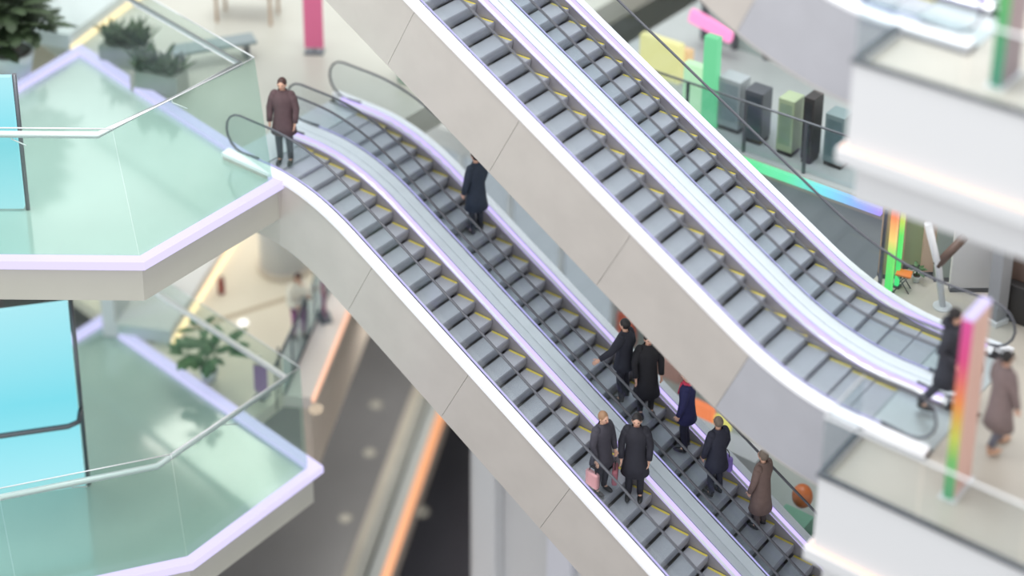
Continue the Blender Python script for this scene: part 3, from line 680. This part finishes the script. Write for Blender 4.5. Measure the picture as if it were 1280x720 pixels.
t = thing('balloon', 'orange-brown balloon beside the white parapet corner at the bottom', 'balloon', P)
bm = NB(); ellip(bm, Vector((0, 0, 0)), (.2, .2, .24)); obj('balloon_skin', bm, mat('burnt_orange', (205, 118, 70), .35), t, smooth=True)
bm = NB(); tube(bm, [(0, 0, -.24), (0, 0, -.27), (.02, .01, -.9), (0, .02, P.z*-1-H)] if False else [(0, 0, -.24), (.02, 0, -.7), (0, .3, -H-P.z+.0)], .008, 5); obj('string', bm, M['white'], t)
standing(985, 700, 650, .6, mat('sea_green', (130, 180, 155), .5), 'green_counter', 'sea-green counter below the orange-brown balloon', 'counter', -H, .7)

# ------------------------------------------------------------------ people
SK = mat('skin', (214, 170, 148), .5); SKD = mat('lips', (160, 90, 85), .5); EYE = mat('eyes', (40, 34, 32), .3)
HB = mat('black_hair', (34, 30, 32), .5); HBR = mat('brown_hair', (72, 46, 42), .5); HG = mat('grey_hair', (120, 108, 96), .5)
def person(lab, loc, yaw, h=1.72, coat=(40, 42, 50), trousers=(40, 42, 48), coat_len=.35, hair=HB, long_hair=False, stride=0., arms=None, lean=0., shoe=(30, 30, 32), bag=None, hood=False, turn=0., extras=None):
    s = h/1.75; t = thing('person', lab, 'person', loc, yaw)
    V = lambda x, y, z: Vector((x, y, z))*s
    lx = math.sin(lean)
    pel = V(0, 0, .95); ch = V(.36*lx, 0, 1.32); nb = V(.50*lx, 0, 1.47); hd = V(.62*lx+.025, 0, 1.635)
    sh = {q: V(.46*lx, q*.18, 1.42) for q in (-1, 1)}
    if arms is None: arms = {-1: ((.02, -.25, 1.15), (.10, -.24, .90)), 1: ((.02, .25, 1.15), (.10, .24, .90))}
    legs = {}
    for q in (-1, 1):
        st = stride*q; legs[q] = [V(0, q*.09, .92), V(st*.38+.03, q*.10, .50), V(st*.85-(.02), q*.10, .085+(.06 if st < 0 else 0)), V(st*.85+.13, q*.115, .035)]
    # body: one continuous skinned surface
    vs, es, rd = [], [], []
    def add(p, r, par=None):
        vs.append(p); rd.append(r*s)
        if par is not None: es.append((par, len(vs)-1))
        return len(vs)-1
    a = add(pel, .12); b = add(V(.15*lx, 0, 1.12), .11, a); c = add(ch, .135, b); d = add(nb, .06, c); e = add(V(.56*lx+.01, 0, 1.55), .052, d); hh = add(hd+V(.0, 0, .02), .07, e)
    hands = {}
    for q in (-1, 1):
        p = add(sh[q]-V(0, q*.02, .01), .05, c); el = V(*arms[q][0]); wr = V(*arms[q][1]); p = add(el, .043, p); p = add(wr, .028, p); dr = (wr-el).normalized(); add(wr+dr*.06*s, .033, p); hands[q] = (wr, dr)
        L = legs[q]; p = add(L[0], .085, a); p = add(L[1], .056, p); p = add(L[2], .038, p); add(L[3], .034, p)
    me = bpy.data.meshes.new('body'); me.from_pydata(vs, es, []); o = bpy.data.objects.new('body_tmp', me); C.objects.link(o)
    md = o.modifiers.new('s', 'SKIN'); md.use_smooth_shade = True
    for i, r in enumerate(rd): me.skin_vertices[0].data[i].radius = (r, r)
    me.skin_vertices[0].data[0].use_root = True
    o.modifiers.new('u', 'SUBSURF').levels = 1
    bpy.context.view_layer.update(); ev = o.evaluated_get(bpy.context.evaluated_depsgraph_get()); mm = bpy.data.meshes.new_from_object(ev)
    bpy.data.objects.remove(o); bm = NB(); bm.from_mesh(mm)
    for f in bm.faces: f.smooth = True
    rot = Matrix.Rotation(turn, 3, 'Z')
    def hp(x, y, z): return hd+rot @ (V(x, y, z))
    def jaw(v):
        k = 1-.28*max(0, -v.z); return Vector((v.x*k+.08*max(0, -v.z), v.y*k, v.z))
    ellip(bm, hd, (.098*s, .078*s, .118*s), 0, 20, 14, rot, jaw)
    ellip(bm, hp(.1, 0, -.012), (.018*s, .014*s, .026*s), 0, 8, 6)
    for q in (-1, 1):
        ellip(bm, hp(.0, q*.08, -.005), (.018*s, .01*s, .03*s), 0, 8, 6); ellip(bm, hp(.086, q*.032, .018), (.011*s, .015*s, .008*s), 2, 8, 6)
        wr, dr = hands[q]; side = dr.cross(Vector((0, q, 0))); side = side.normalized() if side.length > .2 else Vector((1, 0, 0)); nrm = side.cross(dr).normalized()
        pc = wr+dr*.055*s
        ellip(bm, pc, (.02*s, .042*s, .05*s), 0, 10, 8, Matrix((nrm, side, dr)).transposed())
        for k in range(4):
            b0 = pc+dr*.035*s+side*(-.03+.02*k)*s; Lf = (.07, .08, .076, .06)[k]*s
            tube(bm, [b0, b0+dr*Lf*.5-nrm*.008*s*q, b0+dr*Lf*.9-nrm*.028*s*q], [.0095*s, .0085*s, .006*s], 6)
        b0 = pc-dr*.01*s+side*.035*s; tube(bm, [b0, b0+side*.028*s+dr*.03*s, b0+side*.03*s+dr*.062*s], [.012*s, .010*s, .007*s], 6)
    ellip(bm, hp(.088, 0, -.052), (.01*s, .024*s, .006*s), 1, 8, 6)
    obj('body', bm, [SK, SKD, EYE], t)
    # hair
    bm = NB()
    ellip(bm, hd+rot @ V(-.018, 0, .03), (.102*s, .088*s, .108*s), 0, 20, 12, rot)
    bmesh.ops.bisect_plane(bm, geom=bm.verts[:]+bm.edges[:]+bm.faces[:], plane_co=hp(.055, 0, .035), plane_no=rot @ Vector((.9, 0, -.75)), clear_outer=True)
    if long_hair:
        tube(bm, [hp(-.06, 0, .03), hp(-.085, 0, -.08), hp(-.09, 0, -.20)], [.075*s, .085*s, .05*s], 12, sx=1.1, sy=.7)
    obj('hair', bm, hair, t)
    # trousers
    TM = mat('trousers', trousers, .7); bm = NB()
    tube(bm, [pel+V(0, 0, .10), pel, pel-V(0, 0, .06)], [.135*s, .15*s, .12*s], 14, sx=1, sy=1)
    for q in (-1, 1):
        L = legs[q]; tube(bm, [L[0]+V(0, 0, .02), L[0].lerp(L[1], .5), L[1], L[1].lerp(L[2], .5), L[2]+V(0, 0, .02)], [.10*s, .088*s, .07*s, .062*s, .056*s], 12)
    obj('trousers', bm, TM, t)
    SM = mat('shoes', shoe, .5)
    for q in (-1, 1):
        L = legs[q]; bm = NB(); ellip(bm, L[2].lerp(L[3], .55)-V(0, 0, .012), (.14*s, .05*s, .045*s), 0, 12, 8); 
        tube(bm, [L[2]+V(0, 0, .06), L[2]-V(0, 0, .02)], [.055*s, .05*s], 10); obj('shoe', bm, SM, t)
    # coat
    CM = mat('coat', coat, .8, 0, .06, 12); bm = NB(); seg = 18; rings = []
    zb = .95-coat_len
    for z, rx, ry in [(zb, .19+.05*coat_len, .23+.06*coat_len), ((zb+.95)/2, .175, .215), (.98, .155, .19), (1.12, .145, .18), (1.28, .155, .215), (1.38, .145, .225), (1.445, .115, .185), (1.50, .08, .095), (1.53, .072, .08)]:
        cx = lx*max(0, z-.95)
        rings.append([bm.verts.new(V(cx+math.cos(2*math.pi*k/seg)*rx, math.sin(2*math.pi*k/seg)*ry, z)) for k in range(seg)])
    for i in range(len(rings)-1):
        for k in range(seg): f = bm.faces.new((rings[i][k], rings[i][(k+1) % seg], rings[i+1][(k+1) % seg], rings[i+1][k])); f.smooth = True
    bm.faces.new(rings[0])
    for q in (-1, 1):
        el, wr = V(*arms[q][0]), V(*arms[q][1]); S0 = sh[q]-V(0, q*.03, 0)
        tube(bm, [S0, S0.lerp(el, .3)+V(0, q*.01, 0), el, el.lerp(wr, .5), wr], [.088*s, .084*s, .066*s, .060*s, .052*s], 12)
        ellip(bm, S0+V(0, 0, .005), (.09*s, .085*s, .085*s), 0, 12, 8)
    if hood: tube(bm, [V(.5*lx-.02, 0, 1.47), V(.5*lx-.10, 0, 1.53), V(.5*lx-.08, 0, 1.58)], [.09*s, .10*s, .06*s], 12)
    obj('coat', bm, CM, t)
    if bag:
        q, cc, bl = bag; wr = hands[q][0]+hands[q][1]*.06*s
        bo = thing('bag', bl, 'bag', Vector(loc)+Matrix.Rotation(yaw, 3, 'Z') @ (wr+Vector((0, q*.10, -.44))), yaw)
        bm = NB(); box(bm, -.14, .14, -.05, .05, 0, .30, 0, .03); obj('bag_body', bm, mat('bag', cc, .6), bo)
        bm = NB(); tube(bm, [(-.08, 0, .29), (-.06, 0, .38), (0, 0, .41), (.06, 0, .38), (.08, 0, .29)], .01, 6); obj('bag_handle', bm, M['nearblack'], bo)
    if extras: extras(t, s, hd, hands, V)
    return t
def esc_pt(o, x, y): return Vector(o.location)+Vector((0, y, 0))+Vector((step_x(x), 0, zn(step_x(x))))
def step_x(x):
    k = math.ceil((x-(-XL-1.0))/.4); return -XL-1.0+.4*k
def esc_stand(o, x, y):
    xs = step_x(x); return Vector(o.location)+Vector((xs-.2, y, zn(xs)+.004))
UPH, DNH = math.pi, 0.0
# landing at right
def man_arms(): return {-1: ((-.10, -.26, 1.16), (.12, -.26, 1.02)), 1: ((.12, .25, 1.15), (.30, .16, 1.10))}
person('man in long black coat stepping off the upper escalators beside the rainbow light tower', at(1180, 516, 0)+Vector((0, 0, .012)), ra(12), 1.84, (52, 54, 64), (58, 60, 70), .42, HB, stride=.36, arms=man_arms(), hood=True)
person('person in mauve-brown coat walking away right of the rainbow light tower', at(1244, 562, 0), ra(60), 1.72, (128, 112, 112), (96, 96, 108), .50, HB, stride=.2, shoe=(190, 150, 125))
# person at the top left behind the glass
person('person in reddish-dark coat standing at the top of the lower escalators', at(357, 203, 0), ra(-60), 1.80, (92, 72, 76), (70, 70, 78), .30, HBR)
# woman at the rail
def wbag(t, s, hd, hands, V): pass
wl = at(374, 420, -H); d_ = (hw0+o_)-wl
person('woman in a white jacket leaning on the dark rail, hand raised to her cheek', wl, ra(-35), 1.70, (232, 226, 214), (176, 120, 150), .08, HBR, True, stride=.0, lean=.16,
       arms={-1: ((.30, -.24, 1.12), (.42, -.10, 1.10)), 1: ((.30, .22, 1.18), (.22, .07, 1.50))}, turn=ra(-25),
       bag=(-1, (150, 84, 140), 'purple and blue carrier bag hanging beside the woman in white'))
# riders
person('rider in dark navy high up on the lower far escalator, half behind the upper escalator', esc_stand(e4, -9.55, .12), ra(175), 1.76, (40, 50, 66), (34, 40, 52), .40, HB)
person('rider in black jacket seen from behind, arm stretched to the handrail', esc_stand(e4, -5.95, -.05), ra(185), 1.72, (36, 38, 50), (38, 40, 50), .20, HB,
       arms={-1: ((-.02, -.26, 1.15), (.05, -.26, .92)), 1: ((.05, .42, 1.28), (.20, .58, 1.15))})
person('tall rider in long black coat beside the rider whose arm is stretched', esc_stand(e4, -5.35, .10), ra(-40), 1.76, (30, 30, 36), (30, 30, 34), .50, HB)
def scarf(t, s, hd, hands, V):
    bm = NB(); tube(bm, [V(.07*math.cos(a), .08*math.sin(a), 1.50) for a in [2*math.pi*i/12 for i in range(13)]], .035*s, 8); tube(bm, [V(.1, .03, 1.48), V(.15, .04, 1.25)], .03, 8); obj('scarf', bm, mat('red_scarf', (200, 60, 90), .7), t)
person('rider in navy with red scarf, next down from the tall rider in black', esc_stand(e4, -4.55, .22), ra(200), 1.70, (34, 36, 82), (28, 30, 50), .25, HBR, extras=scarf)
person('rider with grey hair and a lilac bag, crowded between the navy and the brown rider', esc_stand(e4, -3.95, .0), ra(160), 1.66, (44, 46, 62), (40, 42, 56), .30, HG, bag=(-1, (150, 130, 215), 'lilac shopping bag held by the grey-haired rider'))
person('rider in a long brown coat, lowest of those on the lower far escalator', esc_stand(e4, -3.15, .25), ra(175), 1.64, (118, 98, 92), (80, 70, 70), .50, HG)
person('left one of the couple on the nearest lower escalator, dark coat and tan hair', esc_stand(e3, -5.15, -.24), ra(-10), 1.66, (58, 56, 66), (50, 50, 58), .30, mat('tan_hair', (150, 116, 88), .5), bag=(-1, (190, 140, 145), 'pinkish bag held by the left one of the couple'))
person('right one of the couple on the nearest lower escalator, black coat and pink face', esc_stand(e3, -4.75, .22), ra(-60), 1.76, (40, 40, 50), (36, 36, 46), .40, HB, bag=(-1, (150, 90, 100), 'dull red bag held by the right one of the couple'))

# ------------------------------------------------------------------ far enclosure and light
bm = NB(); box(bm, -70, 40, 30, 30.4, -3*H, 12); tag(obj('wall_back', bm, M['wall']), kind='structure')
bm = NB(); box(bm, -70, -69.6, -30, 30, -3*H, 12); tag(obj('wall_left', bm, M['wall']), kind='structure')

w = bpy.data.worlds.new('skylight'); bpy.context.scene.world = w; w.use_nodes = True; n = w.node_tree.nodes; l = w.node_tree.links
bg = n['Background']; tc = n.new('ShaderNodeTexCoord'); sp = n.new('ShaderNodeSeparateXYZ'); r = n.new('ShaderNodeValToRGB')
l.new(tc.outputs['Generated'], sp.inputs[0]); l.new(sp.outputs[2], r.inputs['Fac']); l.new(r.outputs['Color'], bg.inputs['Color'])
r.color_ramp.elements[0].color = (.80, .78, .76, 1); r.color_ramp.elements[1].color = (.93, .97, 1.0, 1); bg.inputs['Strength'].default_value = 1.25
def area(loc, size, power, col, rot=(0, 0, 0)):
    d = bpy.data.lights.new('fill_light', 'AREA'); d.size = size; d.energy = power; d.color = col; o = bpy.data.objects.new('fill_light', d); C.objects.link(o); o.location = loc; o.rotation_euler = rot  # unseen fill lamps, added to brighten the atrium and its shaded lower floors
area((-6, -4, 30), 16, 6500, (1, .98, .96))
for x, y, z, sz, pw, c in [(-17, 5.5, -.7, 6, 420, (1, .96, .88)), (-15, 8.5, -2*H+5.8, 6, 350, (1, .97, .93)), (-7, 10, -3*H+5.5, 6, 300, (.95, .95, 1)), (-4, 10.5, -3.4, 5, 260, (1, .97, .95)), (6, 8, 5.9, 5, 260, (1, .97, .93)), (-19, -6, -.85, 5, 200, (.95, 1, .98))]:
    area((x, y, z), sz, pw, c)
sc = bpy.context.scene
sc.view_settings.view_transform = 'Standard'; sc.view_settings.look = 'None'; sc.view_settings.gamma = 1; sc.view_settings.use_curve_mapping = False
sc.view_settings.exposure = .5
sc.cycles.use_denoising = True
sc.cycles.max_bounces = 8; sc.cycles.transparent_max_bounces = 24
